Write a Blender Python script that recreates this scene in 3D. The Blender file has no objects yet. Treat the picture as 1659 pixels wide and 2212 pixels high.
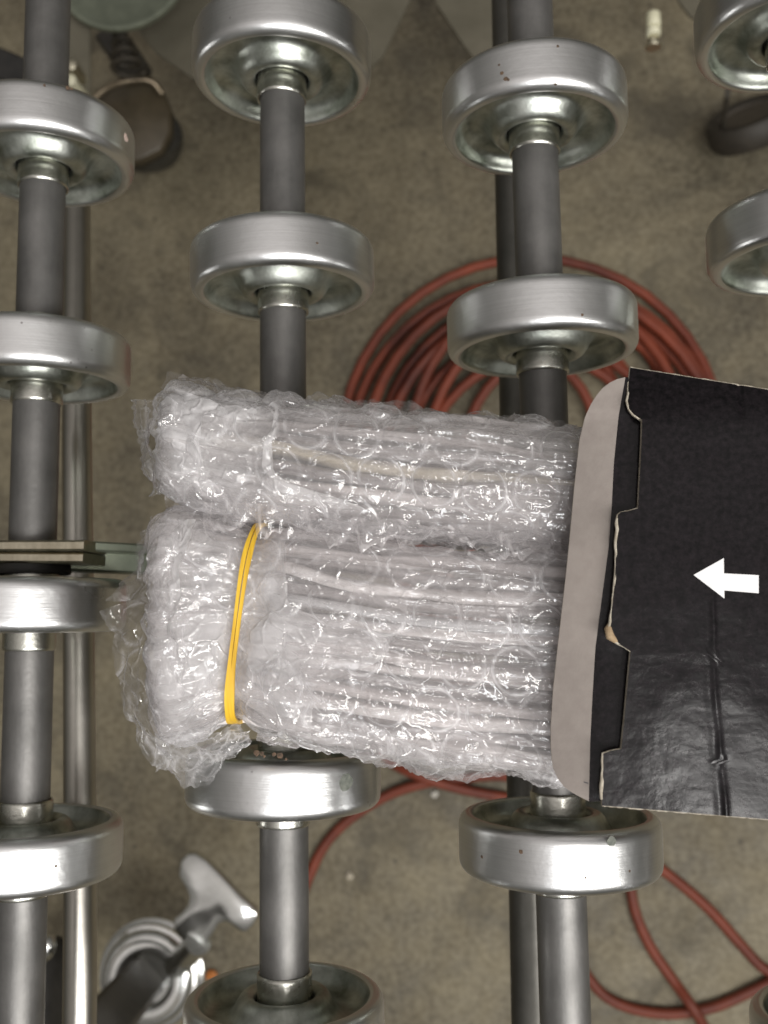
import bpy, math, random
import numpy as np
from mathutils import Matrix, Vector
random.seed(7); np.random.seed(7)
S = bpy.context.scene
PI = math.pi
MM = 0.001

# ------------------------------------------------------------------ camera
FPX, IW, IH = 2028.0, 1659.0, 2212.0
CAM = np.array([0.0, 0.0, 236.0])
p_, r_, y_ = 0.1150, 0.0819, -0.0147
def _rot():
    X = np.array([[1,0,0],[0,math.cos(p_),-math.sin(p_)],[0,math.sin(p_),math.cos(p_)]])
    Y = np.array([[math.cos(r_),0,math.sin(r_)],[0,1,0],[-math.sin(r_),0,math.cos(r_)]])
    Z = np.array([[math.cos(y_),-math.sin(y_),0],[math.sin(y_),math.cos(y_),0],[0,0,1]])
    return Z @ Y @ X
RM = _rot()
cd = bpy.data.cameras.new("camera"); cam = bpy.data.objects.new("camera", cd)
S.collection.objects.link(cam); S.camera = cam
M4 = Matrix.Identity(4)
for i in range(3):
    for j in range(3): M4[i][j] = RM[i, j]
    M4[i][3] = CAM[i]*MM
cam.matrix_world = M4
cd.sensor_fit = 'HORIZONTAL'; cd.sensor_width = 36; cd.lens = 36*FPX/IW
cd.clip_start = 0.01; cd.clip_end = 100
cd.dof.use_dof = True; cd.dof.focus_distance = 0.188; cd.dof.aperture_fstop = 31

# ------------------------------------------------------------------ world and lamps
W = bpy.data.worlds.new("World"); S.world = W; W.use_nodes = True
wn = W.node_tree; bg = wn.nodes['Background']
tc = wn.nodes.new('ShaderNodeTexCoord'); sx = wn.nodes.new('ShaderNodeSeparateXYZ')
cr = wn.nodes.new('ShaderNodeValToRGB')
wn.links.new(tc.outputs['Generated'], sx.inputs[0]); wn.links.new(sx.outputs[2], cr.inputs[0]); wn.links.new(cr.outputs[0], bg.inputs[0])
cr.color_ramp.elements[0].position = 0.0; cr.color_ramp.elements[0].color = (.045,.045,.038,1)
cr.color_ramp.elements[1].position = 1.0; cr.color_ramp.elements[1].color = (.74,.69,.665,1)
e_ = cr.color_ramp.elements.new(.7); e_.color = (.25,.235,.22,1)
bg.inputs[1].default_value = 1.0

def lamp(name, loc, target, sx_, sy_, power, col):
    l = bpy.data.lights.new(name, 'AREA'); l.shape = 'RECTANGLE'; l.size = sx_; l.size_y = sy_
    l.energy = power; l.color = col
    o = bpy.data.objects.new(name, l); S.collection.objects.link(o)
    o.location = loc
    o.rotation_euler = (Vector(target)-Vector(loc)).to_track_quat('-Z', 'Y').to_euler()
    return o
lamp('ceiling_light', (.335,-.665,1.22), (.335,-.665,0), .05, .95, 6.6, (1,.975,.945)).rotation_euler = (0, 0, 0)
for lx, lw, lp in ((.62, .13, 7.2), (.93, .13, 7.6), (1.28, .13, 7.8)): lamp('ceiling_light', (lx,-0.655,1.22), (lx*.4,-.35,0), lw, .95, lp, (1,.975,.945))
lamp('ceiling_light', (0.02,-0.76,1.35), (0,-.1,0), .11, .8, 4.4, (.96,.98,1))
S.view_settings.view_transform = 'Standard'; S.view_settings.look = 'None'
S.view_settings.exposure = 0.0
S.cycles.use_denoising = True
S.cycles.transparent_max_bounces = 20; S.cycles.max_bounces = 7; S.cycles.diffuse_bounces = 3; S.cycles.glossy_bounces = 3
S.cycles.use_adaptive_sampling = True; S.cycles.adaptive_threshold = .02
S.cycles.transmission_bounces = 8; S.cycles.sample_clamp_indirect = 4
FLOOR = -760.0

# ------------------------------------------------------------------ helpers
def at(px, py, z):
    """the point at height z (mm) that is seen at px, py of the photograph"""
    v = RM @ np.array([(px-IW/2)/FPX, -(py-IH/2)/FPX, -1.0])
    t = (z-CAM[2])/v[2]
    return CAM + v*t
ORG = {}
def mesh(verts, faces, smooth=True, sharp=None, uv=None):
    me = bpy.data.meshes.new('m')
    me.from_pydata([tuple(map(float, v)) for v in verts] if not isinstance(verts, np.ndarray) else verts.tolist(), [], faces if isinstance(faces, list) else faces.tolist())
    if smooth: me.polygons.foreach_set('use_smooth', [True]*len(me.polygons))
    if sharp: me.set_sharp_from_angle(angle=math.radians(sharp))
    me.update()
    return me
def obj(name, verts, faces, mats, parent=None, smooth=True, sharp=None, midx=None, origin=None):
    V = np.array(verts, float)
    c = (V.min(0)+V.max(0))/2 if origin is None else np.array(origin, float)
    me = mesh((V-c)*MM, faces, smooth, sharp)
    me.name = name
    for m in (mats if isinstance(mats, (list, tuple)) else [mats]): me.materials.append(m)
    if midx is not None: me.polygons.foreach_set('material_index', np.array(midx, dtype=np.int32))
    o = bpy.data.objects.new(name, me); S.collection.objects.link(o)
    po = np.zeros(3)
    if parent is not None: o.parent = parent; po = ORG[parent.name]
    o.location = (c-po)*MM
    ORG[o.name] = c
    return o
def empty(name, loc, **k):
    o = bpy.data.objects.new(name, None); S.collection.objects.link(o)
    o.empty_display_size = .02
    o.location = np.array(loc, float)*MM; ORG[o.name] = np.array(loc, float); tag(o, **k); return o
def tag(o, label=None, category=None, group=None, kind=None):
    for a, b in (('label', label), ('category', category), ('group', group), ('kind', kind)):
        if b: o[a] = b
    return o
def grid_faces(n, m, wrap=False, off=0):
    """n rows, m columns"""
    f = []
    mm = m if wrap else m-1
    for i in range(n-1):
        for j in range(mm):
            a = off+i*m+j; b = off+i*m+(j+1) % m
            f.append((a, b, b+m, a+m))
    return f
def _h(ix, iy, iz, seed):
    n = (ix.astype(np.int64)*374761393 + iy.astype(np.int64)*668265263 + iz.astype(np.int64)*2147483647 + seed*1274126177) & 0xffffffff
    n = ((n ^ (n >> 13))*1274126177) & 0xffffffff
    n = ((n ^ (n >> 16))*2246822519) & 0xffffffff
    return ((n ^ (n >> 15)) & 0xffff)/65535.0
def vn(x, y, z=0, seed=0):
    x, y, z = np.broadcast_arrays(np.asarray(x, float), np.asarray(y, float), np.asarray(z, float))
    xi, yi, zi = np.floor(x), np.floor(y), np.floor(z)
    fx, fy, fz = x-xi, y-yi, z-zi
    fx, fy, fz = [t*t*t*(t*(t*6-15)+10) for t in (fx, fy, fz)]
    r = 0
    for a in (0, 1):
        for b in (0, 1):
            for c in (0, 1):
                r = r + _h(xi+a, yi+b, zi+c, seed)*(fx if a else 1-fx)*(fy if b else 1-fy)*(fz if c else 1-fz)
    return r
def ridge(x, y, z=0, seed=0): return 1-np.abs(2*vn(x, y, z, seed)-1)
def catmull(P, n):
    P = np.array(P, float); out = []
    Q = np.vstack([2*P[0]-P[1], P, 2*P[-1]-P[-2]])
    for i in range(1, len(Q)-2):
        for t in np.linspace(0, 1, n, endpoint=False):
            a, b, c, d = Q[i-1], Q[i], Q[i+1], Q[i+2]
            out.append(.5*((2*b)+(c-a)*t+(2*a-5*b+4*c-d)*t*t+(3*b-a-3*c+d)*t**3))
    out.append(P[-1]); return np.array(out)
def lathe_y(prof, n=72):
    """profile (r, y) turned about the Y axis"""
    V = []
    for r, y in prof:
        for k in range(n):
            a = 2*PI*k/n; V.append((r*math.cos(a), y, r*math.sin(a)))
    return V, grid_faces(len(prof), n, True)
def lathe_z(prof, n=48, c=(0, 0, 0)):
    V = []
    for r, z in prof:
        for k in range(n):
            a = 2*PI*k/n; V.append((c[0]+r*math.cos(a), c[1]+r*math.sin(a), c[2]+z))
    return V, grid_faces(len(prof), n, True)
def tube(path, r, n=12, caps=True, flat=None):
    P = np.array(path, float); T = np.gradient(P, axis=0); T /= np.linalg.norm(T, axis=1)[:, None]
    up = np.array([0, 0, 1.0])
    if abs(T[0] @ up) > .9: up = np.array([0, 1.0, 0])
    V = []
    for i in range(len(P)):
        s = np.cross(T[i], up); s /= np.linalg.norm(s); u = np.cross(s, T[i])
        rr = r if np.isscalar(r) else r[i]
        for k in range(n):
            a = 2*PI*k/n; V.append(P[i]+rr*(math.cos(a)*s+math.sin(a)*u))
    F = grid_faces(len(P), n, True)
    if caps: F += [tuple(range(n))[::-1], tuple((len(P)-1)*n+k for k in range(n))]
    return V, F
def join(parts):
    V = []; F = []
    for v, f in parts:
        o = len(V); V += [tuple(q) for q in v]; F += [tuple(a+o for a in g) for g in f]
    return V, F
def beam(a, b, w, h, up=(0, 0, 1), bev=.8):
    """bevelled bar from a to b; w across, h along up"""
    a, b = np.array(a, float), np.array(b, float); t = (b-a)/np.linalg.norm(b-a)
    s = np.cross(t, np.array(up, float)); s /= np.linalg.norm(s); u = np.cross(s, t)
    x, y = w/2, h/2; c = min(bev, x*.8, y*.8)
    sec = [(x-c, -y), (x, -y+c), (x, y-c), (x-c, y), (-x+c, y), (-x, y-c), (-x, -y+c), (-x+c, -y)]
    V = [a+s*p+u*q for p, q in sec]+[b+s*p+u*q for p, q in sec]
    F = [(i, (i+1) % 8, (i+1) % 8+8, i+8) for i in range(8)]+[tuple(range(8))[::-1], tuple(range(8, 16))]
    return V, F
def plate(outline, z0, z1, zf=None):
    """flat polygon outline (x, y) with thickness"""
    n = len(outline)
    zz = (lambda x, y: 0) if zf is None else zf
    V = [(x, y, z1+zz(x, y)) for x, y in outline]+[(x, y, z0+zz(x, y)) for x, y in outline]
    F = [tuple(range(n)), tuple(range(n, 2*n))[::-1]]+[(i, i+n, (i+1) % n+n, (i+1) % n) for i in range(n)]
    return V, F

# ------------------------------------------------------------------ materials
class NT:
    def __init__(s, name):
        s.m = bpy.data.materials.new(name); s.m.use_nodes = True; s.t = s.m.node_tree
        s.b = s.t.nodes['Principled BSDF']; s.out = s.t.nodes['Material Output']
    def n(s, typ, **k):
        nd = s.t.nodes.new(typ)
        for a, v in k.items():
            if a.startswith('_'): setattr(nd, a[1:], v)
            else:
                key = a.replace('__', ' ')
                nd.inputs[int(key[1:]) if key[0] == 'i' and key[1:].isdigit() else key].default_value = v
        return nd
    def l(s, a, b): s.t.links.new(a, b)
    def co(s, scale=(1, 1, 1), kind='Object'):
        c = s.n('ShaderNodeTexCoord'); mp = s.n('ShaderNodeMapping'); mp.inputs['Scale'].default_value = scale
        oi = s.n('ShaderNodeObjectInfo'); ad = s.n('ShaderNodeVectorMath', _operation='ADD')
        s.l(oi.outputs['Random'], ad.inputs[1]); s.l(c.outputs[kind], ad.inputs[0]); s.l(ad.outputs[0], mp.inputs[0]); return mp.outputs[0]
    def noise(s, vec, scale, detail=4, rough=.55, dist=0):
        nd = s.n('ShaderNodeTexNoise', Scale=scale, Detail=detail, Roughness=rough, Distortion=dist); s.l(vec, nd.inputs['Vector']); return nd.outputs['Fac']
    def ramp(s, fac, stops):
        nd = s.n('ShaderNodeValToRGB'); e = nd.color_ramp.elements
        while len(e) < len(stops): e.new(.5)
        for q, (p, c) in zip(e, stops):
            q.position = p; q.color = (*c, 1) if not np.isscalar(c) else (c, c, c, 1)
        s.l(fac, nd.inputs[0]); return nd.outputs[0]
    def bump(s, h, strength, dist, prev=None):
        nd = s.n('ShaderNodeBump', Strength=strength, Distance=dist); s.l(h, nd.inputs['Height'])
        if prev is not None: s.l(prev, nd.inputs['Normal'])
        return nd.outputs[0]
    def mixc(s, fac, a, b, mode='MIX'):
        nd = s.n('ShaderNodeMix', _data_type='RGBA', _blend_type=mode)
        for v, i in ((fac, 0), (a, 6), (b, 7)):
            if hasattr(v, 'links'): s.l(v, nd.inputs[i])
            elif np.isscalar(v): nd.inputs[i].default_value = v
            else: nd.inputs[i].default_value = (*v, 1)
        return nd.outputs[2]

def metal(name, c0, c1, rough, scale=60, brushed=None, pits=0, metallic=1.0, r1=None, aniso=0):
    t = NT(name); v = t.co()
    n = t.noise(v, scale, 5, .6)
    col = t.ramp(n, [(.3, c0), (.7, c1)])
    bh = t.noise(v, scale*9, 3)
    nm = t.bump(bh, .12, .0004)
    if brushed is not None:
        vb = t.co(brushed); nb = t.noise(vb, 1.0, 4, .6)
        nm = t.bump(nb, .11, .0003, nm)
        col = t.mixc(.15, col, t.ramp(nb, [(.35, tuple(.8*a for a in c0)), (.65, tuple(min(1, 1.1*a) for a in c1))]))
    if pits:
        vo = t.n('ShaderNodeTexVoronoi', Scale=330.0); t.l(v, vo.inputs['Vector'])
        g = t.noise(v, 55, 2)
        gm = t.n('ShaderNodeMath', _operation='MULTIPLY'); 
        a = t.ramp(vo.outputs['Distance'], [(.07, 1.0), (.14, 0.0)]); b = t.ramp(g, [(.60, 0.0), (.68, pits)])
        t.l(a, gm.inputs[0]); t.l(b, gm.inputs[1])
        col = t.mixc(gm.outputs[0], col, (.08, .05, .04))
    t.l(col, t.b.inputs['Base Color']); t.b.inputs['Metallic'].default_value = metallic
    rr = t.ramp(t.noise(v, scale*.6, 4), [(.3, rough), (.7, r1 if r1 else rough*1.35)])
    t.l(rr, t.b.inputs['Roughness']); t.l(nm, t.b.inputs['Normal'])
    t.b.inputs['Anisotropic'].default_value = aniso
    return t.m
ZINC = metal('zinc_steel', (.70,.705,.70), (.84,.85,.85), .27, 45, (25, 2600, 25), .8, r1=.38)
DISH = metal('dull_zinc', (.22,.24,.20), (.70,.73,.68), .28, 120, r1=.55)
SLEEVE = metal('sleeve_steel', (.52,.52,.47), (.68,.68,.62), .22, 120)
AXLE = metal('axle_steel', (.13,.128,.122), (.205,.2,.192), .42, 90, (420, 60, 420), metallic=.7, r1=.55)
OLD = metal('olive_steel', (.10,.098,.088), (.155,.15,.135), .42, 60, metallic=.8)
TUBE = metal('plated_tube', (.42,.40,.36), (.56,.54,.49), .3, 40, metallic=1)
LINK = metal('yellow_zinc_steel', (.38,.34,.25), (.58,.53,.41), .28, 300, (900, 60, 60))
GREEN = metal('green_grey_steel', (.2,.225,.175), (.3,.33,.255), .35, 60, metallic=.8)
CHROME = metal('chromed_steel', (.66,.67,.64), (.82,.83,.81), .1, 40, r1=.26)
GALV = metal('grey_plate_steel', (.125,.115,.082), (.175,.16,.118), .6, 30, metallic=.3)

def plain(name, c0, c1, rough, scale=80, bump=.3, bd=.0005, spec=.5):
    t = NT(name); v = t.co(); n = t.noise(v, scale, 5)
    t.l(t.ramp(n, [(.3, c0), (.7, c1)]), t.b.inputs['Base Color']); t.b.inputs['Roughness'].default_value = rough
    t.b.inputs['Specular IOR Level'].default_value = spec
    t.l(t.bump(t.noise(v, scale*6, 3), bump, bd), t.b.inputs['Normal']); return t.m
RUBBER = plain('black_rubber', (.012,.012,.011), (.03,.028,.025), .6)
DARKLEG = plain('dark_leg_paint', (.035,.031,.024), (.06,.054,.042), .45)
HOSE = plain('red_hose_rubber', (.07,.0125,.006), (.25,.050,.02), .6, 14)
RUST = plain('rust', (.045,.032,.022), (.16,.10,.06), .8, 900)
CHIP = plain('scuffed_pink_chip', (.55,.42,.36), (.7,.55,.48), .6, 900)
DIRT = plain('grey_dirt', (.09,.10,.085), (.2,.21,.18), .7, 1200)
CREAM = plain('cream_cap', (.62,.60,.42), (.75,.73,.55), .35)
BOLTM = metal('bolt_steel', (.5,.47,.36), (.68,.64,.5), .3, 300)
GREYCARD = plain('grey_board', (.25,.218,.198), (.28,.248,.224), .75, 500, .25, .0002, .25)
PAPER = plain('torn_paper_edge', (.42,.36,.27), (.72,.66,.55), .85, 900, .8, .0006)
KRAFT = plain('brown_corrugate', (.30,.21,.12), (.42,.31,.19), .85, 700)
WHITE = plain('white_print', (.76,.755,.75), (.83,.825,.82), .5, 500, .05, .0001)
INK = plain('dark_print', (.02,.02,.03), (.03,.03,.04), .5)

def black_card():
    t = NT('glossy_black_card'); v = t.co()
    n = t.noise(v, 900, 3, .7); n2 = t.noise(v, 45, 5, .6)
    base = t.ramp(n, [(.35, (.0015,.0013,.0018)), (.75, (.0125,.0095,.0115))])
    t.l(base, t.b.inputs['Base Color'])
    t.l(t.ramp(n2, [(.3, .13), (.7, .24)]), t.b.inputs['Roughness'])
    nm = t.bump(t.noise(v, 1100, 3, .6), .09, .0002)
    nm = t.bump(t.noise(t.co((70, 200, 70)), 1.0, 3), .07, .0010, nm)
    nm = t.bump(t.noise(v, 75, 3), .07, .003, nm)
    t.l(nm, t.b.inputs['Normal']); t.b.inputs['Specular IOR Level'].default_value = .27
    return t.m
BLACK = black_card()

def film(name, haze, tint=(1,1,1), gl=.8, rough=.06, crinkle=.8, face=.10):
    """thin clear plastic: see-through, a little milky, glossy on both sides"""
    t = NT(name); v = t.co(); nt = t.t; nt.nodes.remove(t.b)
    n1 = t.noise(v, 170, 2, .55, 1.2)
    vo = t.n('ShaderNodeTexVoronoi', _feature='DISTANCE_TO_EDGE', Scale=130.0)
    wv = t.n('ShaderNodeVectorMath', _operation='ADD'); ns = t.n('ShaderNodeTexNoise', Scale=150.0, Detail=1.0)
    t.l(v, ns.inputs['Vector']); sc = t.n('ShaderNodeVectorMath', _operation='SCALE'); sc.inputs['Scale'].default_value = .008
    t.l(ns.outputs['Color'], sc.inputs[0]); t.l(v, wv.inputs[0]); t.l(sc.outputs[0], wv.inputs[1]); t.l(wv.outputs[0], vo.inputs['Vector'])
    crease = t.ramp(vo.outputs['Distance'], [(.0, 1.0), (.07, 0.0)])
    nm = t.bump(n1, crinkle*.35, .0014); nm = t.bump(crease, crinkle, .0006, nm)
    tr = t.n('ShaderNodeBsdfTransparent'); tr.inputs[0].default_value = (.985, .985, .985, 1)
    df = t.n('ShaderNodeBsdfDiffuse'); df.inputs[0].default_value = (.95*tint[0], .95*tint[1], .95*tint[2], 1); t.l(nm, df.inputs['Normal'])
    tl = t.n('ShaderNodeBsdfTranslucent'); tl.inputs[0].default_value = (.95*tint[0], .95*tint[1], .95*tint[2], 1)
    dd = t.n('ShaderNodeMixShader'); dd.inputs[0].default_value = .4; t.l(df.outputs[0], dd.inputs[1]); t.l(tl.outputs[0], dd.inputs[2])
    hz = t.ramp(t.noise(v, 70, 2, .6), [(.3, haze*.45), (.7, min(1, haze*1.6))])
    lw = t.n('ShaderNodeLayerWeight', Blend=.5); pw = t.n('ShaderNodeMath', _operation='POWER'); t.l(lw.outputs['Facing'], pw.inputs[0]); pw.inputs[1].default_value = 4.0
    ad = t.n('ShaderNodeMath', _operation='MULTIPLY_ADD'); p2 = t.n('ShaderNodeMath', _operation='POWER'); t.l(lw.outputs['Facing'], p2.inputs[0]); p2.inputs[1].default_value = 2.0; t.l(p2.outputs[0], ad.inputs[0]); ad.inputs[1].default_value = face
    t.l(hz, ad.inputs[2])
    ad2 = t.n('ShaderNodeMath', _operation='MULTIPLY_ADD'); t.l(crease, ad2.inputs[0]); ad2.inputs[1].default_value = .07
    at_ = t.n('ShaderNodeAttribute'); at_.attribute_name = 'rim'; ar_ = t.n('ShaderNodeMath', _operation='MULTIPLY_ADD'); t.l(at_.outputs['Fac'], ar_.inputs[0]); ar_.inputs[1].default_value = .40; t.l(ad.outputs[0], ar_.inputs[2])
    t.l(ar_.outputs[0], ad2.inputs[2]); ad2.use_clamp = True
    m1 = t.n('ShaderNodeMixShader'); t.l(ad2.outputs[0], m1.inputs[0]); t.l(tr.outputs[0], m1.inputs[1]); t.l(dd.outputs[0], m1.inputs[2])
    g = t.n('ShaderNodeBsdfGlossy', _distribution='GGX'); g.inputs['Roughness'].default_value = rough; t.l(nm, g.inputs['Normal'])
    fm = t.n('ShaderNodeMath', _operation='MULTIPLY_ADD', _use_clamp=True); t.l(pw.outputs[0], fm.inputs[0]); fm.inputs[1].default_value = .5; fm.inputs[2].default_value = .09*gl
    m2 = t.n('ShaderNodeMixShader'); t.l(fm.outputs[0], m2.inputs[0]); t.l(m1.outputs[0], m2.inputs[1]); t.l(g.outputs[0], m2.inputs[2])
    t.l(m2.outputs[0], t.out.inputs[0]); return t.m
FILM = film('bubble_film', .04, (1,.985,1), .62, .05, .55, face=.5)
THIN = film('thin_inner_film', .08, (1,.965,.97), .8, .09, .5, face=.35)
FOLD2 = film('thin_sleeve_film', .16, (1,.955,.945), .9, .12, .5, face=.3)
FILM2 = film('inner_bubble_film', .10, (1,.96,.965), .55, .09, .5, face=.35)
FILM3 = film('milky_bubble_film', .78, (1,.985,.99), .7, .12, .5, face=.3)
CLEAR = film('clear_loose_film', .03, (1,.98,1), 1.2, .05, face=.4)

def sleeve_mat(name, c0, c1, rough=.32):
    t = NT(name); v = t.co((25, 330, 330)); n = t.noise(v, 1.0, 4, .6); v2 = t.co()
    t.l(t.ramp(n, [(.3, c0), (.68, c1)]), t.b.inputs['Base Color']); t.b.inputs['Roughness'].default_value = rough
    nm = t.bump(t.noise(t.co((40, 500, 500)), 1.0, 4), .6, .001); nm = t.bump(t.noise(v2, 160, 4), .4, .0012, nm)
    t.l(nm, t.b.inputs['Normal']); t.b.inputs['Coat Weight'].default_value = 1; t.b.inputs['Coat Roughness'].default_value = .08
    return t.m
FOLD = film('folded_sleeve_film', .22, (1,.955,.945), .8, .16, .5, face=.3)
SL = [sleeve_mat('pale_sleeve', (.66,.62,.605), (.92,.88,.87)), sleeve_mat('grey_sleeve', (.44,.405,.395), (.72,.67,.66)),
      sleeve_mat('blue_grey_sleeve', (.46,.475,.49), (.76,.77,.78)), sleeve_mat('beige_sleeve', (.40,.345,.235), (.58,.51,.38)),
      sleeve_mat('dark_grey_sleeve', (.15,.132,.132), (.34,.31,.305))]
def band_mat():
    t = NT('yellow_rubber'); v = t.co((900, 60, 60))
    t.l(t.ramp(t.noise(v, 1.0, 4), [(.3, (.62,.36,.02)), (.7, (.86,.55,.04))]), t.b.inputs['Base Color'])
    t.b.inputs['Roughness'].default_value = .5; t.l(t.bump(t.noise(v, 2.0, 3), .4, .0003), t.b.inputs['Normal']); return t.m
BAND = band_mat()
def floor_mat():
    t = NT('stained_concrete'); v = t.co()
    n1 = t.noise(v, 4.6, 6, .62, .5); n2 = t.noise(v, 22, 6, .65); n3 = t.noise(v, 160, 4, .7)
    c = t.ramp(n1, [(.38, (.040,.031,.017)), (.5, (.122,.101,.060)), (.62, (.245,.210,.132))])
    c = t.mixc(.42, c, t.ramp(n2, [(.30, (.042,.032,.017)), (.70, (.225,.187,.115))]))
    c = t.mixc(.3, c, t.ramp(n3, [(.35, (.08,.07,.05)), (.65, (.36,.33,.24))]))
    st = t.ramp(t.noise(v, 14, 3, .5, .6), [(.56, 0.0), (.72, .65)])
    c = t.mixc(st, c, (.06,.052,.036))
    vo = t.n('ShaderNodeTexVoronoi', Scale=26.0); t.l(v, vo.inputs['Vector'])
    sp = t.ramp(vo.outputs['Distance'], [(.035, .7), (.09, 0.0)])
    c = t.mixc(sp, c, (.05,.042,.03))
    t.l(c, t.b.inputs['Base Color']); t.l(t.ramp(n2, [(.3, .5), (.7, .75)]), t.b.inputs['Roughness'])
    t.l(t.bump(n3, .4, .002), t.b.inputs['Normal']); t.b.inputs['Specular IOR Level'].default_value = .4
    return t.m

# ------------------------------------------------------------------ floor
fl = obj('floor', [(-6000,-6000,FLOOR),(6000,-6000,FLOOR),(6000,6000,FLOOR),(-6000,6000,FLOOR)], [(0,1,2,3)], floor_mat(), origin=(0,0,FLOOR))
tag(fl, kind='structure')

# ------------------------------------------------------------------ conveyor
con = empty('wheel_conveyor', (0, 0, FLOOR), label='steel wheel conveyor of grey axle rods and zinc wheels standing over the concrete floor', category='conveyor')
AX = {'A': -111.05, 'B': -44.83, 'C': 22.09, 'D': 89.19}
HW = 13.25/2
# wheel shell
half = [(7.1,-5.0),(7.6,-6.3),(8.8,-7.0),(10.1,-6.8),(11.3,-5.6),(12.2,-3.9),(13.3,-2.6),(15.2,-2.0),(17.4,-2.1),(19.0,-3.0),(19.9,-4.5),(20.35,-5.8),(20.9,-6.5),(21.7,-6.75),(22.8,-6.35),(23.6,-5.5),(23.97,-4.4),(24.02,-3.0)]
prof = catmull(half, 3)
full = np.vstack([prof, prof[::-1]*[1, -1]])
Vw, Fw = lathe_y(full, 96)
npf = len(full)
# material: dish (inside of lip) vs tread
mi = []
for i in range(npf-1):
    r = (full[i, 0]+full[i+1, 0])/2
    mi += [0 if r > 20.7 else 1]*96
def make_wheel():
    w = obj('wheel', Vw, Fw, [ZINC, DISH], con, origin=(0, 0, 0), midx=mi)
    v, f = lathe_y([(6.45,-4.6),(7.4,-4.4),(7.4,4.4),(6.45,4.6)], 48)
    b = obj('bearing', v, f, RUBBER, w, origin=(0, 0, 0), sharp=40)
    v, f = lathe_y([(6.0,-11.6),(6.35,-11.7),(6.62,-11.4),(6.65,-10.9),(6.6,0),(6.65,10.9),(6.62,11.4),(6.35,11.7),(6.0,11.6)], 48)
    s = obj('spacer_sleeve', v, f, SLEEVE, w, origin=(0, 0, 0), sharp=50)
    return w
proto = make_wheel()
proto['keep'] = 1; del proto['keep']
WY = {'A': [130.3, 70.3, 5.7, -55.0], 'B': [151.5, 92.3, 27.0, -37.7, -95.5], 'C': [132.6, 73.5, 9.5, -53.0], 'D': [153.7, 94.0, 31.0, -97.5]}
first = True
WO = {}
for a in 'ABCD':
    for k, yy in enumerate(WY[a]):
        if first: w = proto; first = False
        else:
            w = proto.copy(); S.collection.objects.link(w); w.parent = con
            for ch in list(proto.children):
                c = ch.copy(); S.collection.objects.link(c); c.parent = w
        c = np.array([AX[a], yy, 0.0]); ORG[w.name] = c
        w.location = (c-ORG[con.name])*MM
        w.rotation_euler = (math.radians(random.uniform(-.8, .8)), random.uniform(0, 6.28), math.radians(random.uniform(-1.2, 1.2)))
        WO[a+str(k)] = w
# each wheel of the first column turned so that no two show the same smudges
def axle(x, xt=None):
    v, f = lathe_y([(0.01,-260),(5.7,-260),(6.0,-259),(6.0,-86),(6.0,86),(6.0,259),(5.7,260),(.01,260)], 40)
    return obj('axle', np.array(v)+[x, 0, 0], f, AXLE, con, sharp=40, origin=(x, 0, 0))
for a in 'ABCD': axle(AX[a])
# lower tubes of the scissor frame
pt = [at(167, 380, -78), at(166, 900, -50), at(171, 1500, -38), at(173, 2030, -30), at(170, 2330, -28)]
v, f = tube(catmull(pt, 8), 4.6, 24); obj('cross_tube', v, f, TUBE, con, sharp=50)
pa, pb = at(1103, 150, -66), at(1150, 2150, -42)
v, f = tube([pa+(pa-pb)*.5, pa, pb, pb+(pb-pa)*.3], 6.0, 24); obj('cross_tube', v, f, OLD, con, sharp=50)
# scissor links, seen on edge
def flat(a, b, w, h, m, name='scissor_link', lab=None):
    v, f = beam(a, b, w, h, bev=.5); o = obj(name, v, f, m, con, smooth=False)
    if lab: o['label'] = lab
    return o
ya = at(85, 1181, 9)[1]
flat(at(-160, 1184, 3), at(206, 1183, 3), 2.7, 15, LINK, lab='brass coloured scissor link edge')
flat(at(-160, 1207, 2), at(204, 1209, 2), 2.6, 15, LINK, lab='brass coloured scissor link edge')
flat(at(180, 1183, -3), at(620, 1206, -34), 2.6, 16, GREEN)
flat(at(150, 1212, -8), at(620, 1232, -36), 5.6, 14, GREEN)
v, f = lathe_y([(6.1,-1.2),(9.6,-1.2),(9.8,-.8),(9.8,.8),(9.6,1.2),(6.1,1.2)], 32)
obj('washer', np.array(v)+[AX['A'], at(85, 1231, 0)[1], 0], f, RUBBER, con, sharp=40)
# flat brace bars low under the conveyor
def fbar(p, q, w, z0, z1, m=GALV):
    return flat(at(*p, z0), at(*q, z1), w, 3.0, m, 'brace_bar')
def gusset(pts, z):
    q = [at(a, b, z) for a, b in pts]; v, f = plate([(p[0], p[1]) for p in q], z-3, z)
    obj('gusset_plate', v, f, GALV, con, smooth=False)
gusset([(1010,108),(1100,215),(1100,-60),(930,-60),(943,8)], -640)
gusset([(335,112),(300,66),(300,-60),(905,-60),(885,2),(826,124),(700,235),(560,262),(430,178)], -600)
gusset([(1468,4),(1492,36),(1560,60),(1580,-60),(1440,-60)], -620)
# bolt with cream nut
b0 = at(1410, 60, -330)
def hexa(cx, cy, r, z0, z1):
    return plate([(cx+r*math.cos(PI/3*k+.2), cy+r*math.sin(PI/3*k+.2)) for k in range(6)], z0, z1)
def ybolt(px, py, z, r, l, m, name='bolt', n=20):
    c = at(px, py, z); v, f = lathe_y([(.01,-l/2),(r*.9,-l/2),(r,-l/2+.6),(r,l/2-.6),(r*.9,l/2),(.01,l/2)], n)
    return obj(name, np.array(v)+c, f, m, con, sharp=40)
ybolt(1411, 44, -330, 4.6, 9, CREAM); ybolt(1411, 69, -331, 4.6, 5.2, CREAM)
ybolt(1411, 88, -333, 3.2, 6, BOLTM); ybolt(1411, 101, -333, 5.2, 1.6, BOLTM, 'washer')

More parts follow.
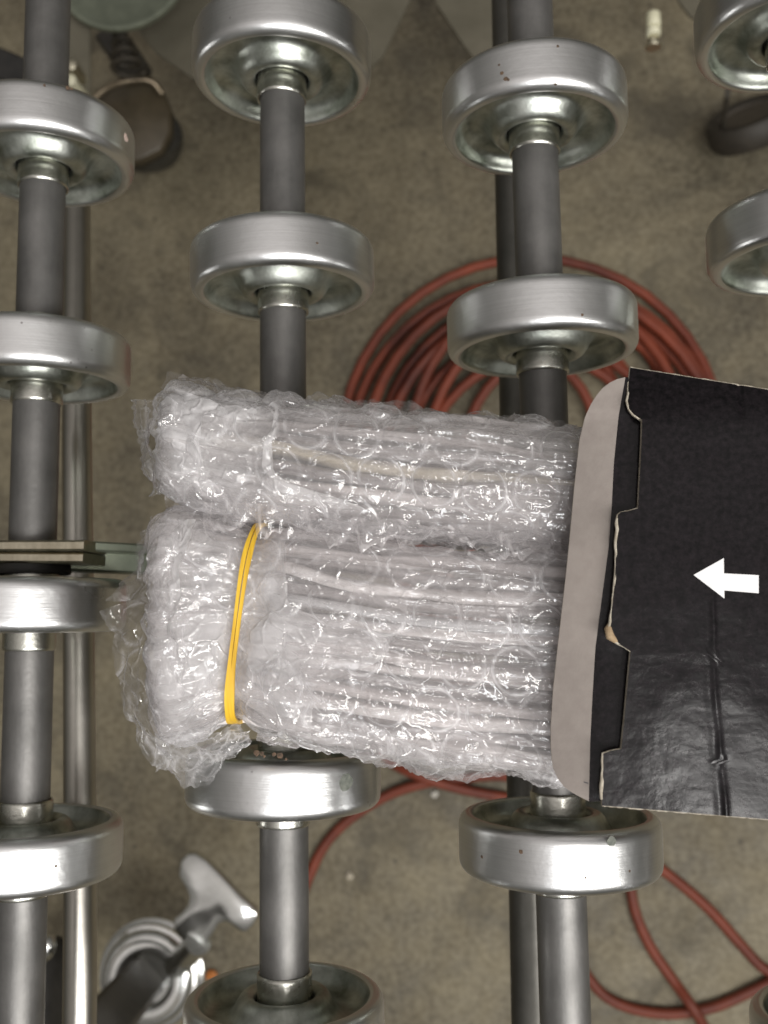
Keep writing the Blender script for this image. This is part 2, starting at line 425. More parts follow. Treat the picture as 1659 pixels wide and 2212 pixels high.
# ---- patches on the treads (rust, dents)
def patch(a, k, px, py, rad, m, name, seed, asp=1.0):
    xa = AX[a]; z = 20.0
    for _ in range(12):
        p = at(px, py, z); dx = min(max(p[0]-xa, -23.9), 23.9); z = math.sqrt(24.02**2-dx*dx)
    th0 = math.atan2(p[0]-xa, z); V = []; F = []
    n = 18
    R0 = 24.09
    V.append((xa+R0*math.sin(th0), p[1], R0*math.cos(th0)))
    for rg in (.5, 1.0):
        for i in range(n):
            an = 2*PI*i/n; rr = rad*rg*(.72+.5*float(vn(math.cos(an)*1.6+3, math.sin(an)*1.6+3, seed*7.3, 3)))
            t2 = th0+rr*math.cos(an)*asp/24; yy = p[1]+rr*math.sin(an); q = R0 if rg < .9 else 24.03
            V.append((xa+q*math.sin(t2), yy, q*math.cos(t2)))
    F = [(0, 1+i, 1+(i+1) % n) for i in range(n)]+[(1+i, 1+n+i, 1+n+(i+1) % n, 1+(i+1) % n) for i in range(n)]
    wheel = WO[a+str(k)]
    o = obj(name, V, F, m, con)
    return o
patch('B', 3, 748, 1689, 2.1, DIRT, 'dent', 1)
patch('C', 3, 1321, 1817, 1.1, DIRT, 'dent', 2)
for i, (px, py, r) in enumerate([(554,1627,.7),(566,1628,.5),(592,1630,.45),(604,1632,.7),(571,1634,.3),(618,1640,.3)]):
    patch('B', 3, px, py, r, RUST, 'rust_spot', 10+i)
for i, (px, py, r) in enumerate([(1084,158,.45),(1092,170,.55),(1098,172,.35),(1205,100,.35),(1200,182,.35),(1078,140,.3)]):
    patch('C', 0, px, py, r, RUST, 'rust_spot', 20+i)
for i, (px, py, r) in enumerate([(96,184,.35),(147,190,.6),(155,192,.3)]):
    patch('A', 0, px, py, r, RUST, 'rust_spot', 30+i)
for i, (px, py, r) in enumerate([(1041,1851,.4),(1125,1840,.45),(1265,1896,.3),(1360,1882,.3)]):
    patch('C', 3, px, py, r, RUST, 'rust_spot', 40+i)
patch('A', 0, 284, 297, 1.3, CHIP, 'paint_chip', 50)
patch('B', 1, 685, 525, .3, RUST, 'rust_spot', 51); patch('C', 1, 1258, 680, .35, RUST, 'rust_spot', 52)
patch('A', 3, 121, 1871, .3, RUST, 'rust_spot', 53)

# ---- casters and legs under the conveyor
def ring_stack(name, px, py, z, prof, m, n=64):
    c = at(px, py, z); v, f = lathe_z(prof, n, c); return obj(name, v, f, m, con, sharp=35), c
# near caster: bright bearing housing with foot lever, bottom left
hs, hc = ring_stack('swivel_housing', 322, 2108, -620, [(46,-14),(48,-10),(47.5,-6),(44,-4),(45,-1),(44,3),(41,4),(40,7),(37,9.5),(34,10),(32,12.5),(27,13.5),(23,12),(21,8),(.01,7.5)], CHROME)
lo = [(383,1893),(386,1862),(399,1848),(415,1847),(440,1861),(472,1888),(504,1918),(534,1947),(553,1966),(557,1980),(546,2000),(533,2013),(519,2012),(506,1999),(486,1990),(470,1997),(457,2020),(432,2052),(418,2062),(392,2040),(374,2012),(372,1990),(390,1975),(404,1958),(407,1938),(399,1917)]
c0 = at(465, 1950, -565)
LO = [tuple(at(a, b, -565)[:2]) for a, b in lo]
def lever_mesh(out, c, zf, th=8.0):
    cx, cy = c[0], c[1]; n = len(out); V = []; F = []
    for s, zz in ((1.0, -th), (1.0, -.9), (.95, 0.0), (.55, 0.6), (.25, .9)):
        for x, y in out:
            xx, yy = cx+(x-cx)*s, cy+(y-cy)*s; V.append((xx, yy, c[2]+zz+zf(xx, yy)))
    F = grid_faces(5, n, True); F.append(tuple(4*n+i for i in range(n))); F.append(tuple(range(n))[::-1])
    return V, F
v, f = lever_mesh(LO, c0, lambda x, y: 5*math.sin((x-c0[0])*.05)-.0035*(y-c0[1])**2*1.0-.10*(x-c0[0]))
o = obj('foot_lever', v, f, CHROME, con)
st = [at(428, 2035, -570), at(404, 2062, -590), at(380, 2085, -612)]
v, f = tube(catmull(st, 6), 11.0, 16); obj('lever_arm', v, f, CHROME, con, sharp=50)
v, f = tube(catmull([at(88, 2070, -560), at(104, 2040, -556), at(112, 2018, -560)], 6), [5,6,7,7.5,7.5,7,6.5,6,5,4.5,4,3,1.5], 14); obj('foot_lever', v, f, CHROME, con)
# dark square leg running up to the frame
v, f = beam(at(318, 2106, -640), at(120, 2330, -420), 38, 38, bev=4); obj('leg', v, f, DARKLEG, con, sharp=30)
v, f = lathe_z([(.01,14),(26,13),(34,8),(37,0),(34,-8),(26,-13),(.01,-14)], 40)
tv = np.array(v); tv = np.stack([tv[:, 2], tv[:, 1]*1.45, tv[:, 0]*1.2], 1)+at(112, 2150, -690)
obj('caster_wheel', tv, f, RUBBER, con)
# far caster, top left
cw = at(288, 262, -700)
def disc_caster(c, r, tilt, name, m1, m2):
    v, f = lathe_y([(.01,-9),(r*.62,-9),(r*.66,-11),(r*.8,-14),(r*.93,-13),(r,-8),(r,8),(r*.93,13),(r*.8,14),(r*.66,11),(r*.62,9),(.01,9)], 56)
    M = Matrix.Rotation(math.radians(tilt[2]), 3, 'Z') @ Matrix.Rotation(math.radians(tilt[0]), 3, 'X')
    V = [np.array(M @ Vector(q))+c for q in v]
    n = len(f)//11; idx = []
    for i in range(11): idx += [0 if 2 <= i <= 8 else 1]*n
    return obj(name, V, f, [m1, m2], con, midx=idx, sharp=40)
disc_caster(cw+np.array([8,-14,-4]), 44, (58, 0, -52), 'caster_wheel', plain('grey_tyre', (.030,.029,.024), (.06,.056,.045), .3), plain('dull_hub', (.04,.036,.026), (.07,.062,.045), .5))
fk = [at(190,240,-628), at(205,212,-624), at(232,190,-622), at(262,178,-620), at(300,172,-622), at(330,178,-626), at(352,205,-634)]
HO = [tuple(at(a, b, -640)[:2]) for a, b in ((192,330),(188,250),(205,205),(235,178),(268,158),(300,150),(326,162),(352,196),(368,238),(366,285),(345,322),(300,345),(240,350))]
hc2 = at(285, 255, -640)
v, f = lever_mesh(HO, hc2, lambda x, y: 4-.0022*((x-hc2[0])**2+(y-hc2[1])**2), 14)
obj('caster_housing', v, f, plain('brown_housing_paint', (.055,.044,.026), (.085,.068,.042), .4, 60), con)
v, f = tube(catmull(fk, 6), 3.2, 12); obj('caster_fork', v, f, metal('brown_fork_steel', (.22,.18,.12), (.34,.28,.2), .35, 60, metallic=.8), con)
sp = []
for i in range(120):
    t = i/119; a = t*2*PI*4; sp.append(at(262+14*t, 66+92*t, -600)+np.array([11*math.cos(a)*(.5+.9*t), 0, 11*math.sin(a)]))
v, f = tube(sp, 2.4, 8); obj('spring', v, f, plain('dirty_spring', (.035,.03,.02), (.06,.05,.035), .6), con)
v, f = beam(at(236, 70, -640), at(300, 165, -640), 30, 16, bev=3); obj('spring_block', v, f, DARKLEG, con, sharp=30)
v, f = beam(at(172, 20, -560), at(172, 240, -585), 22, 4, bev=1); obj('bracket', v, f, GALV, con, smooth=False)
v, f = lathe_z([(.01,9),(4,9),(5.4,8),(5.6,-20),(.01,-20)], 20, at(160, 150, -560)); obj('bolt', v, f, BOLTM, con, sharp=40)
v, f = lathe_z([(.01,9),(4,9),(5.4,8),(5.6,-20),(.01,-20)], 20, at(159, 182, -560)); obj('bolt', v, f, CREAM, con, sharp=40)
v, f = beam(at(-60, 120, -560), at(72, 175, -560), 30, 20, bev=3); obj('leg', v, f, RUBBER, con, sharp=30)
v, f = lathe_z([(62,-6),(64,-3),(63,0),(60,0.5),(57,-1),(.01,-2)], 64, at(262, -75, -540)); obj('swivel_plate', v, f, GREEN, con, sharp=40)
# caster beyond, top right
disc_caster(at(1622, 268, -706), 44, (40, 0, 28), 'caster_wheel', plain('worn_tyre', (.028,.024,.018), (.045,.038,.028), .6), plain('brown_hub', (.06,.05,.038), (.085,.072,.055), .5))
v, f = beam(at(1572, 200, -640), at(1556, 300, -725), 12, 5, bev=2); obj('caster_fork', v, f, DARKLEG, con, sharp=30)

# ------------------------------------------------------------------ air hose
def fp(px, py, dz=0): return at(px, py, FLOOR+6+dz)
hp = []
loops = [(1158,964,430,424,0),(1152,968,414,408,12),(1128,1000,320,345,0),(1198,1000,380,380,12),(1085,1020,222,290,4),(1200,1030,322,312,20),(1120,1060,120,235,6),(1210,1040,272,330,26),(1105,1005,300,330,18),(1215,1010,318,372,14),(1135,985,352,372,30),(1182,990,398,392,16),(1160,990,404,386,8)]
cpts = []
NS = 40
for k in range(len(loops)-1):
    for i in range(NS):
        t = i/NS; e = t*t*(3-2*t); A_ = np.array(loops[k]); B_ = np.array(loops[k+1]); L = A_*(1-e)+B_*e
        a = PI/2+2*PI*t
        cpts.append(fp(L[0]+L[2]*math.cos(a), L[1]+L[3]*math.sin(a), L[4]+5*math.sin(3*a+k)))
tail = [(1180,1378),(1060,1390),(900,1330),(800,1420),(790,1560),(838,1640),(905,1676),(1000,1706),(1100,1724),(1200,1742),(1310,1795),(1440,1886),(1530,1962),(1600,2040),(1662,2100),(1760,2120),(1720,2080),(1690,2108),(1620,2142),(1540,2176),(1450,2190),(1370,2180),(1310,2154),(1270,2110),(1225,2040),(1180,1950)]
tz = [20,16,10,4,0,0,14,4,0,0,0,0,0,0,0,0,3,2,0,0,0,0,0,0,0,0]
hose1 = np.vstack([np.array(cpts), catmull([fp(a, b, z) for (a, b), z in zip(tail, tz)], 10)])
s2 = [(650,2300),(622,2100),(636,1985),(668,1893),(700,1828),(748,1776),(820,1727),(900,1696),(1000,1681),(1100,1677),(1200,1700),(1300,1775),(1352,1880),(1374,1975),(1408,2050),(1456,2120),(1500,2182),(1545,2260)]
z2 = [0,0,0,0,0,0,0,2,0,0,14,8,0,0,0,3,14,0]
hose2 = catmull([fp(a, b, z) for (a, b), z in zip(s2, z2)], 12)
# smooth the joints
for H in (hose1,):
    for _ in range(3): H[1:-1] = .25*H[:-2]+.5*H[1:-1]+.25*H[2:]
v, f = join([tube(hose1, 5.2, 12), tube(hose2, 5.2, 12)])
tag(obj('air_hose', v, f, HOSE), 'coiled red rubber air hose lying on the concrete floor below the conveyor', 'hose')

# small debris on the floor
def crumb(name, px, py, r, m, lab, cat, seed):
    c = at(px, py, FLOOR+r*.5); V = []; n = 7
    for i in range(4):
        ph = -PI/2+PI*(i+.5)/4
        for k in range(n):
            a = 2*PI*k/n; rr = r*(.7+.6*float(vn(i*1.7, k*1.3, seed)))
            V.append(c+np.array([rr*math.cos(a)*math.cos(ph), rr*math.sin(a)*math.cos(ph), rr*.6*math.sin(ph)]))
    F = grid_faces(4, n, True)+[tuple(range(n))[::-1], tuple(3*n+k for k in range(n))]
    tag(obj(name, V, F, m, smooth=False), lab, cat)
crumb('orange_scrap', 456, 2106, 6, plain('orange_scrap', (.42,.14,.03), (.5,.19,.05), .6), 'small orange scrap on the floor left of the lowest middle wheel', 'scrap', 1)
crumb('pale_crumb', 756, 1893, 4.5, plain('pale_crumb', (.4,.36,.27), (.55,.5,.4), .8), 'tiny pale crumb on the floor right of the middle axle rod', 'debris', 2)
crumb('white_fleck', 939, 1716, 4, plain('white_fleck', (.5,.48,.42), (.6,.58,.52), .8), 'tiny white fleck on the floor beneath the crossing hose strands', 'debris', 3)

# ------------------------------------------------------------------ bubble wrapped bundles
def bubbles(s, t, seed, R=4.5, pitch=10.0):
    """height of the bubble pattern at s, t (mm)"""
    ph = pitch*.866; best = np.full(s.shape, 1e9); bi = np.zeros(s.shape); bj = np.zeros(s.shape); bx = np.zeros(s.shape); by = np.zeros(s.shape)
    j0 = np.round(t/ph)
    for dj in (-1, 0, 1):
        j = j0+dj; off = (np.mod(j, 2))*pitch/2
        i = np.round((s-off)/pitch); cx = i*pitch+off+(_h(i, j, 0*i, seed+5)-.5)*.8; cy = j*ph+(_h(i, j, 0*i, seed+6)-.5)*.8
        d = (s-cx)**2+(t-cy)**2; m = d < best
        best = np.where(m, d, best); bi = np.where(m, i, bi); bj = np.where(m, j, bj); bx = np.where(m, s-cx, bx); by = np.where(m, t-cy, by)
    d = np.sqrt(best); am = _h(bi, bj, 0*bi, seed); kr = d/R; k = np.clip(kr, 0, 1)
    full_ = (1-k**2.4)**.6
    flat_ = .35*(1-k**6)**.5
    full_flag = am > .45
    wr = ridge(s*.55+am*9, t*.55, am*30, seed+9)**3
    h = np.where(full_flag, full_*(1.2+1.0*am)*(1-.3*wr), flat_*(.7+1.0*am)*(1-.6*wr)+.0)
    # tilt of each bubble
    h = h+np.where(k < 1, (bx*(am-.5)+by*(_h(bi, bj, 0*bi, seed+2)-.5))*.14*(1-k**4), 0)
    return h, kr
def rimv(k, s, t, seed):
    return np.exp(-((k-.97)/.075)**2)*np.clip(vn(s*.35, t*.35, 0, seed+21)*2.0-.35, 0, 1)
def set_rim(o, r):
    a = o.data.attributes.new('rim', 'FLOAT', 'POINT'); a.data.foreach_set('value', np.asarray(r, dtype=np.float32))
def crinkle(s, t, seed):
    c = .9*ridge(s*.10, t*.16, seed*1.7, seed)**2+.55*ridge(s*.27+vn(s*.2, t*.2, 0, 4)*2, t*.27, 3.1, seed+1)**4
    return c+.5*ridge(s*.16+t*.1, t*.2-s*.06, 7.7, seed+5)**6+.22*ridge(s*.8, t*.8+vn(s*.5, t*.5, 0, 8)*1.5, 1.1, seed+2)**3
class Bundle:
    def __init__(s, stations, zb, zt, shrink):
        # stations: px, py_top, py_bottom seen at mid height
        zm = (zb+zt)/2; A = []
        for px, a, b in stations:
            T = at(px, a, zm); B = at(px, b, zm); A.append((T[0]/2+B[0]/2, T[1]-shrink, B[1]+shrink))
        A = np.array(A); s.x = A[:, 0]; s.yt = A[:, 1]; s.yb = A[:, 2]; s.zb = zb; s.zt = zt
        s.x0, s.x1 = s.x[0], s.x[-1]
    def cs(s, x, ph, k=1.0, endr=6.0, pw=.55):
        yt = np.interp(x, s.x, s.yt); yb = np.interp(x, s.x, s.yb)
        e = np.clip((x-s.x0)/endr, 0, 1); e = np.sqrt(np.clip(1-(1-e)**2, 0, 1)); e = .35+.65*e
        a = (yt-yb)/2*k*(.82+.18*e); b = (s.zt-s.zb)/2*k*e
        c, d = np.cos(ph), np.sin(ph)
        y = (yt+yb)/2+a*np.sign(c)*np.abs(c)**pw; z = (s.zt+s.zb)/2+b*np.sign(d)*np.abs(d)**pw
        return y, z
    def skin(s, k, seed, dx=.5, dt=.5, xs=None, bub=1.0, crk=1.0, flatten=None, endr=6., wob=2.2, relief=True, lon=0.0):
        xs = (s.x0, s.x1) if xs is None else xs
        nx = int((xs[1]-xs[0])/dx); per = 2*((s.yt-s.yb).mean()+(s.zt-s.zb))*k; nt = int(per/dt)
        X = np.linspace(xs[0], xs[1], nx); PH = np.linspace(0, 2*PI, nt, endpoint=False)
        # even out the angle so that points lie evenly round the section
        pf = np.linspace(0, 2*PI, 2000); yy, zz = s.cs(np.full(2000, (s.x0+s.x1)/2), pf, k)
        L = np.concatenate([[0], np.cumsum(np.hypot(np.diff(yy), np.diff(zz)))]); PH = np.interp(np.linspace(0, L[-1], nt, endpoint=False), L, pf)
        XX, PP = np.meshgrid(X, PH, indexing='ij'); TT = np.meshgrid(X, np.linspace(0, L[-1], nt, endpoint=False), indexing='ij')[1]
        Y, Z = s.cs(XX, PP, k, endr)
        cy, cz = np.cos(PP), np.sin(PP)
        # normal in the section
        Y2, Z2 = s.cs(XX, PP+.01, k, endr); ty, tz_ = Y2-Y, Z2-Z; ln = np.hypot(ty, tz_)+1e-9; ny, nz = tz_/ln, -ty/ln
        sgn = np.sign(ny*cy+nz*cz); ny, nz = ny*sgn, nz*sgn
        h, kk = bubbles(XX, TT, seed); d = bub*h+crk*crinkle(XX, TT, seed+3)+wob*(vn(XX*.045, TT*.06, 1, seed+7)-.5)*2
        d = d+lon*(ridge(XX*.018+3, TT*.30+.8*vn(XX*.05, TT*.05, 0, 3), seed*.7, seed+11)**2+.5*ridge(XX*.04, TT*.75, seed*.3, seed+12)**2-.6)
        tw = np.clip(np.minimum(TT, L[-1]-TT)/6, 0, 1)
        d = d*(.3+.7*tw)
        if flatten is not None: d = flatten(XX, Y, d)
        # ragged left end
        XR = XX-(np.clip(1-(XX-s.x0)/10, 0, 1))*1.6*(vn(TT*.25, 0, 2, seed+8)+.8*vn(TT*.9, 0, 2, seed+9)) if xs[0] == s.x0 else XX
        if xs[1] < s.x1: XR = XR+np.clip((XX-xs[1]+14)/14, 0, 1)**2*34*(vn(TT*.10, 0, 2, seed+15)-.5)
        Y = Y+ny*d; Z = Z+nz*d
        if relief: Z = np.maximum(Z, 24.4)
        V = np.stack([XR, Y, Z], -1).reshape(-1, 3)
        s.rim = rimv(kk, XX, TT, seed).reshape(-1)*bub
        return V, grid_faces(nx, nt, True), (nx, nt)

SH = 1.0
up = Bundle([(376,874,1066),(410,858,1090),(520,870,1120),(700,888,1148),(900,907,1172),(1100,922,1188),(1260,940,1198),(1480,958,1206)], 25, 54, SH)
lw_ = Bundle([(360,1120,1578),(388,1090,1628),(430,1094,1616),(478,1102,1592),(530,1112,1580),(585,1112,1596),(700,1130,1614),(800,1144,1634),(900,1156,1654),(1000,1164,1668),(1200,1176,1676),(1480,1194,1692)], 25, 55, SH)

# the band: a closed slanting loop round the lower bundle
bt, bb = at(546, 1122, 52), at(491, 1556, 52)
def band_x(y): return bt[0]+(bb[0]-bt[0])*(bt[1]-y)/(bt[1]-bb[1])
def squeeze(X, Y, d):
    w = np.exp(-((X-band_x(Y))/2.3)**2); w2 = np.exp(-((X-band_x(Y))/9)**2)
    return d*(1-.97*w)-2.0*w2-.5*w

def bundle_thing(name, B, label, seed, flatten, mats):
    root = empty(name, ((B.x0+B.x1)/2, (B.yt.mean()+B.yb.mean())/2, 24.4), label=label, category='wrapped bundle')
    v, f, _ = B.skin(1.0, seed, .42, .42, bub=1.0, crk=.6, flatten=flatten)
    o = obj('bubble_wrap', v, f, mats[0], root); set_rim(o, B.rim)
    v, f, _ = B.skin(.93, seed+20, .6, .5, bub=.4, crk=.5, flatten=flatten, endr=5, lon=1.3)
    o = obj('bubble_wrap', v, f, mats[1], root)
    v, f, _ = B.skin(.88, seed+60, .7, .4, bub=0, crk=.4, flatten=flatten, endr=5, lon=2.4, xs=(B.x0, B.x1))
    o = obj('inner_sleeve', v, f, mats[3], root)
    v, f, _ = B.skin(.84, seed+40, .8, .8, bub=.7, crk=1.3, xs=(B.x0, B.x0+34), flatten=flatten, endr=7)
    o = obj('end_wadding', v, f, mats[2], root)
    return root
lowr = bundle_thing('wrapped_bundle', lw_, 'larger bubble wrapped bundle held by the yellow rubber band, lower of the two', 11, squeeze, (FILM, FILM2, FILM3, FOLD))
uppr = bundle_thing('wrapped_bundle', up, 'narrower bubble wrapped bundle without a band, lying above the banded one', 31, None, (FILM, THIN, FILM3, FOLD2))
# sleeves inside: long flattened pieces packed side by side
def sleeve(B, root, f0, f1, m, seed, x0, x1, ztop, wav=1.0, curve=0.0, lab=None):
    nx, nt = 70, 24; V = []
    for i in range(nx):
        x = x0+(x1-x0)*i/(nx-1); yt = float(np.interp(x, B.x, B.yt))-1.2; yb = float(np.interp(x, B.x, B.yb))+1.2
        e = min(1, (x-x0)/8+.05); e = math.sqrt(1-(1-e)**2)
        bow = curve*((x-x0)/60)
        ya = yt+(yb-yt)*f0; yc = yt+(yb-yt)*f1
        yo = wav*1.2*(float(vn(x*.05, seed, 0, 2))-.5)+bow
        hw = abs(ya-yc)/2*.98; cy = (ya+yc)/2+yo
        ht = (ztop-27)/2*e; cz = 27+(ztop-27)/2
        for k in range(nt):
            a = 2*PI*k/nt; c, d = math.cos(a), math.sin(a)
            rr = 1+.22*(float(vn(x*.09, k*.9, seed, 5))-.5)
            V.append((x, cy+hw*e*rr*math.copysign(abs(c)**.7, c), cz+ht*rr*math.copysign(abs(d)**.45, d)))
    F = grid_faces(nx, nt, True)+[tuple(range(nt))[::-1]]
    o = obj('wrapped_sleeve', V, F, m, root)
    return o
xl = at(385, 1300, 45)[0]; xr = at(1460, 1300, 45)[0]
cuts = [0, .06, .13, .19, .26, .33, .39, .46, .52, .60, .66, .72, .79, .87, .93, 1.0]
mt = [4, 1, 4, 0, 4, 2, 0, 4, 1, 0, 4, 1, 0, 4, 0]
for i in range(15):
    sleeve(lw_, lowr, cuts[i], cuts[i+1], SL[mt[i]], 3.3*i+1, xl+random.uniform(0, 5), xr, 48+random.uniform(-2.5, .6)-(3 if i in (0, 14) else 0)-(1.5 if mt[i] == 4 else 0), 1.8)
xl2 = at(405, 960, 45)[0]
cuts = [0, .14, .27, .43, .58, .74, .88, 1.0]
mt = [1, 4, 3, 4, 1, 4, 4]
for i in range(7):
    sleeve(up, uppr, cuts[i], cuts[i+1], SL[mt[i]], 5.1*i+40, xl2+random.uniform(0, 4), xr, 47+random.uniform(-2, .5)-(3 if i in (0, 6) else 0), 1.6, curve=-1.6)
# darker flat product seen through the film, right of the upper bundle
sl = [at(a, b, 50) for a, b in ((975,1062),(1010,1046),(1100,1040),(1260,1048),(1260,1150),(1120,1142),(1020,1120),(972,1090))]
v, f = plate([(q[0], q[1]) for q in sl], 47.6, 48.6); obj('product_slab', v, f, SL[4], uppr, sharp=30)

# rubber band
def make_band():
    root = None
    n = 220; PH = np.linspace(0, 2*PI, n, endpoint=False); parts = []
    def loop(dx0, w, lift, sp):
        V = []
        for ph in PH:
            x = band_x(0); y, z = lw_.cs(np.array(x), np.array(ph), 1.0); 
            for _ in range(4): x = band_x(float(y)); y, z = lw_.cs(np.array(x), np.array(ph), 1.0)
            y2, z2 = lw_.cs(np.array(x), np.array(ph+.02), 1.0); ty, tz_ = float(y2-y), float(z2-z); l = math.hypot(ty, tz_)+1e-9
            ny, nz = tz_/l, -ty/l
            if ny*math.cos(ph)+nz*math.sin(ph) < 0: ny, nz = -ny, -nz
            off = -1.55+lift
            u = (bt[1]-float(y))/(bt[1]-bb[1]); spread = sp*max(0, 1-abs(u-.18)/.35)
            wl = w*(1.0+.5*max(0, (u-.75)/.25)+.15*math.sin(ph*7))
            xc = x+dx0+spread+.2*math.sin(ph*3)
            for a, b in ((-wl/2, 0), (-wl/2+.04, .4), (wl/2-.04, .4), (wl/2, 0), (wl/2-.1, -.3), (-wl/2+.1, -.3)):
                q = np.array([xc+a, float(y)+ny*(off+b), float(z)+nz*(off+b)])
                q[2] = max(q[2], 24.2); V.append(q)
        F = grid_faces(n, 6, True)
        F += [((n-1)*6+k, (n-1)*6+(k+1) % 6, (k+1) % 6, k) for k in range(6)]
        return V, F
    v, f = join([loop(-.40, .86, 0, -.16), loop(.40, .86, .02, .16)])
    tag(obj('rubber_band', v, f, BAND, sharp=35), 'yellow rubber band stretched round the lower bubble wrapped bundle', 'rubber band')
make_band()

# loose film: sheets with bubbles that stand away from the bundles
def sheet(root, A, B, seed, mat, name='film_flap', n=90, m=50, bub=1.0, edge=1.0):
    """surface between two polylines A and B (px, py, z)"""
    P = catmull([at(*a) for a in A], 12); Q = catmull([at(*b) for b in B], 12)
    def res(P, n):
        L = np.concatenate([[0], np.cumsum(np.linalg.norm(np.diff(P, axis=0), axis=1))]); t = np.linspace(0, L[-1], n)
        return np.stack([np.interp(t, L, P[:, k]) for k in range(3)], 1), L[-1]
    n = int(max(res(P, 5)[1], res(Q, 5)[1])/.55)
    P, lp = res(P, n); Q, lq = res(Q, n); wd = np.linalg.norm(P-Q, axis=1).mean(); m = max(6, int(wd/.55))
    u = np.linspace(0, 1, m)[None, :, None]; G = P[:, None]*(1-u)+Q[:, None]*u
    s = np.linspace(0, (lp+lq)/2, n)[:, None]+0*u[:, :, 0]; t = u[:, :, 0]*wd+0*s
    h, k = bubbles(s+seed*3.3, t+seed*1.7, seed); c = crinkle(s, t, seed+1)
    N = np.cross(np.gradient(G, axis=0).reshape(-1, 3), np.gradient(G, axis=1).reshape(-1, 3)).reshape(G.shape)
    N /= np.linalg.norm(N, axis=2)[:, :, None]+1e-9; N *= np.sign(N[:, :, 2:3]+1e-6)
    G = G+N*(bub*h*.8+c+1.6*(vn(s*.12, t*.12, 0, seed+4)-.5))[:, :, None]
    jag = (vn(s*.35, 0, 0, seed+6)-.5)*3.6*edge+(vn(s*1.3, 0, 0, seed+7)-.5)*1.6*edge
    dirv = (Q-P)/(np.linalg.norm(Q-P, axis=1)[:, None]+1e-9)
    G = G+dirv[:, None]*(jag*u[:, :, 0])[:, :, None]
    o = obj(name, G.reshape(-1, 3), grid_faces(n, m), mat, root); set_rim(o, rimv(k, s, t, seed).reshape(-1)*bub); return o
# left edge sheet of the lower bundle, with its pointed corner
sheet(lowr, [(335,1285,44),(325,1380,46),(330,1480,46),(345,1560,44),(385,1625,40)], [(228,1314,42),(256,1400,40),(276,1500,38),(308,1590,36),(346,1660,33)], 3, CLEAR, edge=.35)
sheet(lowr, [(345,1120,44),(330,1200,46),(330,1290,46)], [(312,1150,40),(300,1230,40),(258,1308,40)], 5, CLEAR, edge=1.0)
sheet(lowr, [(340,1570,44),(420,1590,46),(540,1572,44)], [(375,1650,34),(398,1690,30),(408,1694,30),(470,1650,32),(530,1585,38)], 7, FILM, edge=.7)
sheet(lowr, [(350,1560,46),(430,1575,48),(520,1560,48)], [(335,1640,38),(400,1668,34),(520,1590,40)], 8, FILM, edge=.8)
# bottom edge
sheet(lowr, [(560,1560,46),(700,1575,46),(850,1600,46),(1000,1620,46),(1200,1640,44)], [(560,1578,36),(640,1608,33),(700,1612,33),(850,1650,32),(1000,1676,32),(1100,1668,32),(1210,1680,33)], 9, FILM2, edge=1.2)
# a fold running across the lower bundle
sheet(lowr, [(600,1400,56.3),(680,1480,57),(760,1540,56.5),(900,1600,54),(1010,1640,50)], [(560,1470,55.8),(640,1560,56),(760,1610,53),(900,1650,46),(1000,1672,42)], 12, FILM, edge=.5)
# upper bundle
sheet(uppr, [(360,870,46),(345,930,48),(350,1000,48),(375,1055,44)], [(304,864,38),(312,930,37),(330,990,36),(346,1066,34)], 14, FILM, edge=1.8)
sheet(uppr, [(400,870,48),(560,880,48),(720,895,48),(900,915,48),(1100,930,47),(1240,950,46)], [(345,846,38),(425,826,37),(560,862,37),(720,876,36),(900,898,36),(1100,914,36),(1245,930,36)], 16, FILM2, edge=1.7)
sheet(uppr, [(400,880,50),(560,895,51),(720,915,51),(900,930,51),(1100,950,50)], [(340,862,40),(410,846,42),(560,868,42),(720,882,42),(900,896,41),(1100,918,41)], 18, FILM, edge=1.5)
sheet(uppr, [(350,1010,50),(500,1060,51),(700,1095,52),(900,1120,52),(1200,1140,52)], [(362,1085,42),(500,1115,43),(700,1135,44),(900,1160,45),(1210,1176,46)], 19, FILM2, edge=1.5)
sheet(lowr, [(380,1080,50),(560,1095,51),(720,1120,51),(900,1145,51),(1210,1165,50)], [(375,1125,49),(560,1150,52),(720,1170,53),(900,1190,53),(1210,1205,52)], 25, FILM2, edge=1.2)
# left lumps
sheet(lowr, [(440,1130,54),(400,1250,56),(395,1380,56),(410,1500,54)], [(362,1120,46),(345,1240,47),(345,1390,47),(358,1520,45)], 21, FILM3, edge=.6)
sheet(uppr, [(470,870,52),(440,930,54),(445,1010,53),(470,1060,50)], [(372,858,44),(362,930,46),(368,1010,45),(388,1060,42)], 23, FILM3, edge=.8)

# ------------------------------------------------------------------ carton
ZT = 65.0
bx = empty('carton', tuple(at(1560, 1270, ZT)[:2])+(24.6,), label='glossy black cardboard carton with a white arrow and open grey end flap', category='box')
# left outline of the top panel, from its top corner downwards: px, py
ol = [(1369,783),(1366,800),(1362,830),(1359,862),(1361,880),(1370,893),(1384,903),(1388,906),(1386,960),(1382,1040),(1379,1098),(1360,1103),(1342,1106),(1335,1112),(1333,1130),(1331,1170),(1330,1220),(1326,1280),(1320,1330),(1316,1358),(1318,1375),(1330,1388),(1346,1397),(1362,1407),(1358,1450),(1350,1540),(1342,1618),(1320,1622),(1303,1628),(1303,1660),(1301,1700),(1300,1740)]
OL = np.array([at(a, b, ZT)[:2] for a, b in ol])
topR = at(1900, 880, ZT); botR = at(1900, 1790, ZT)
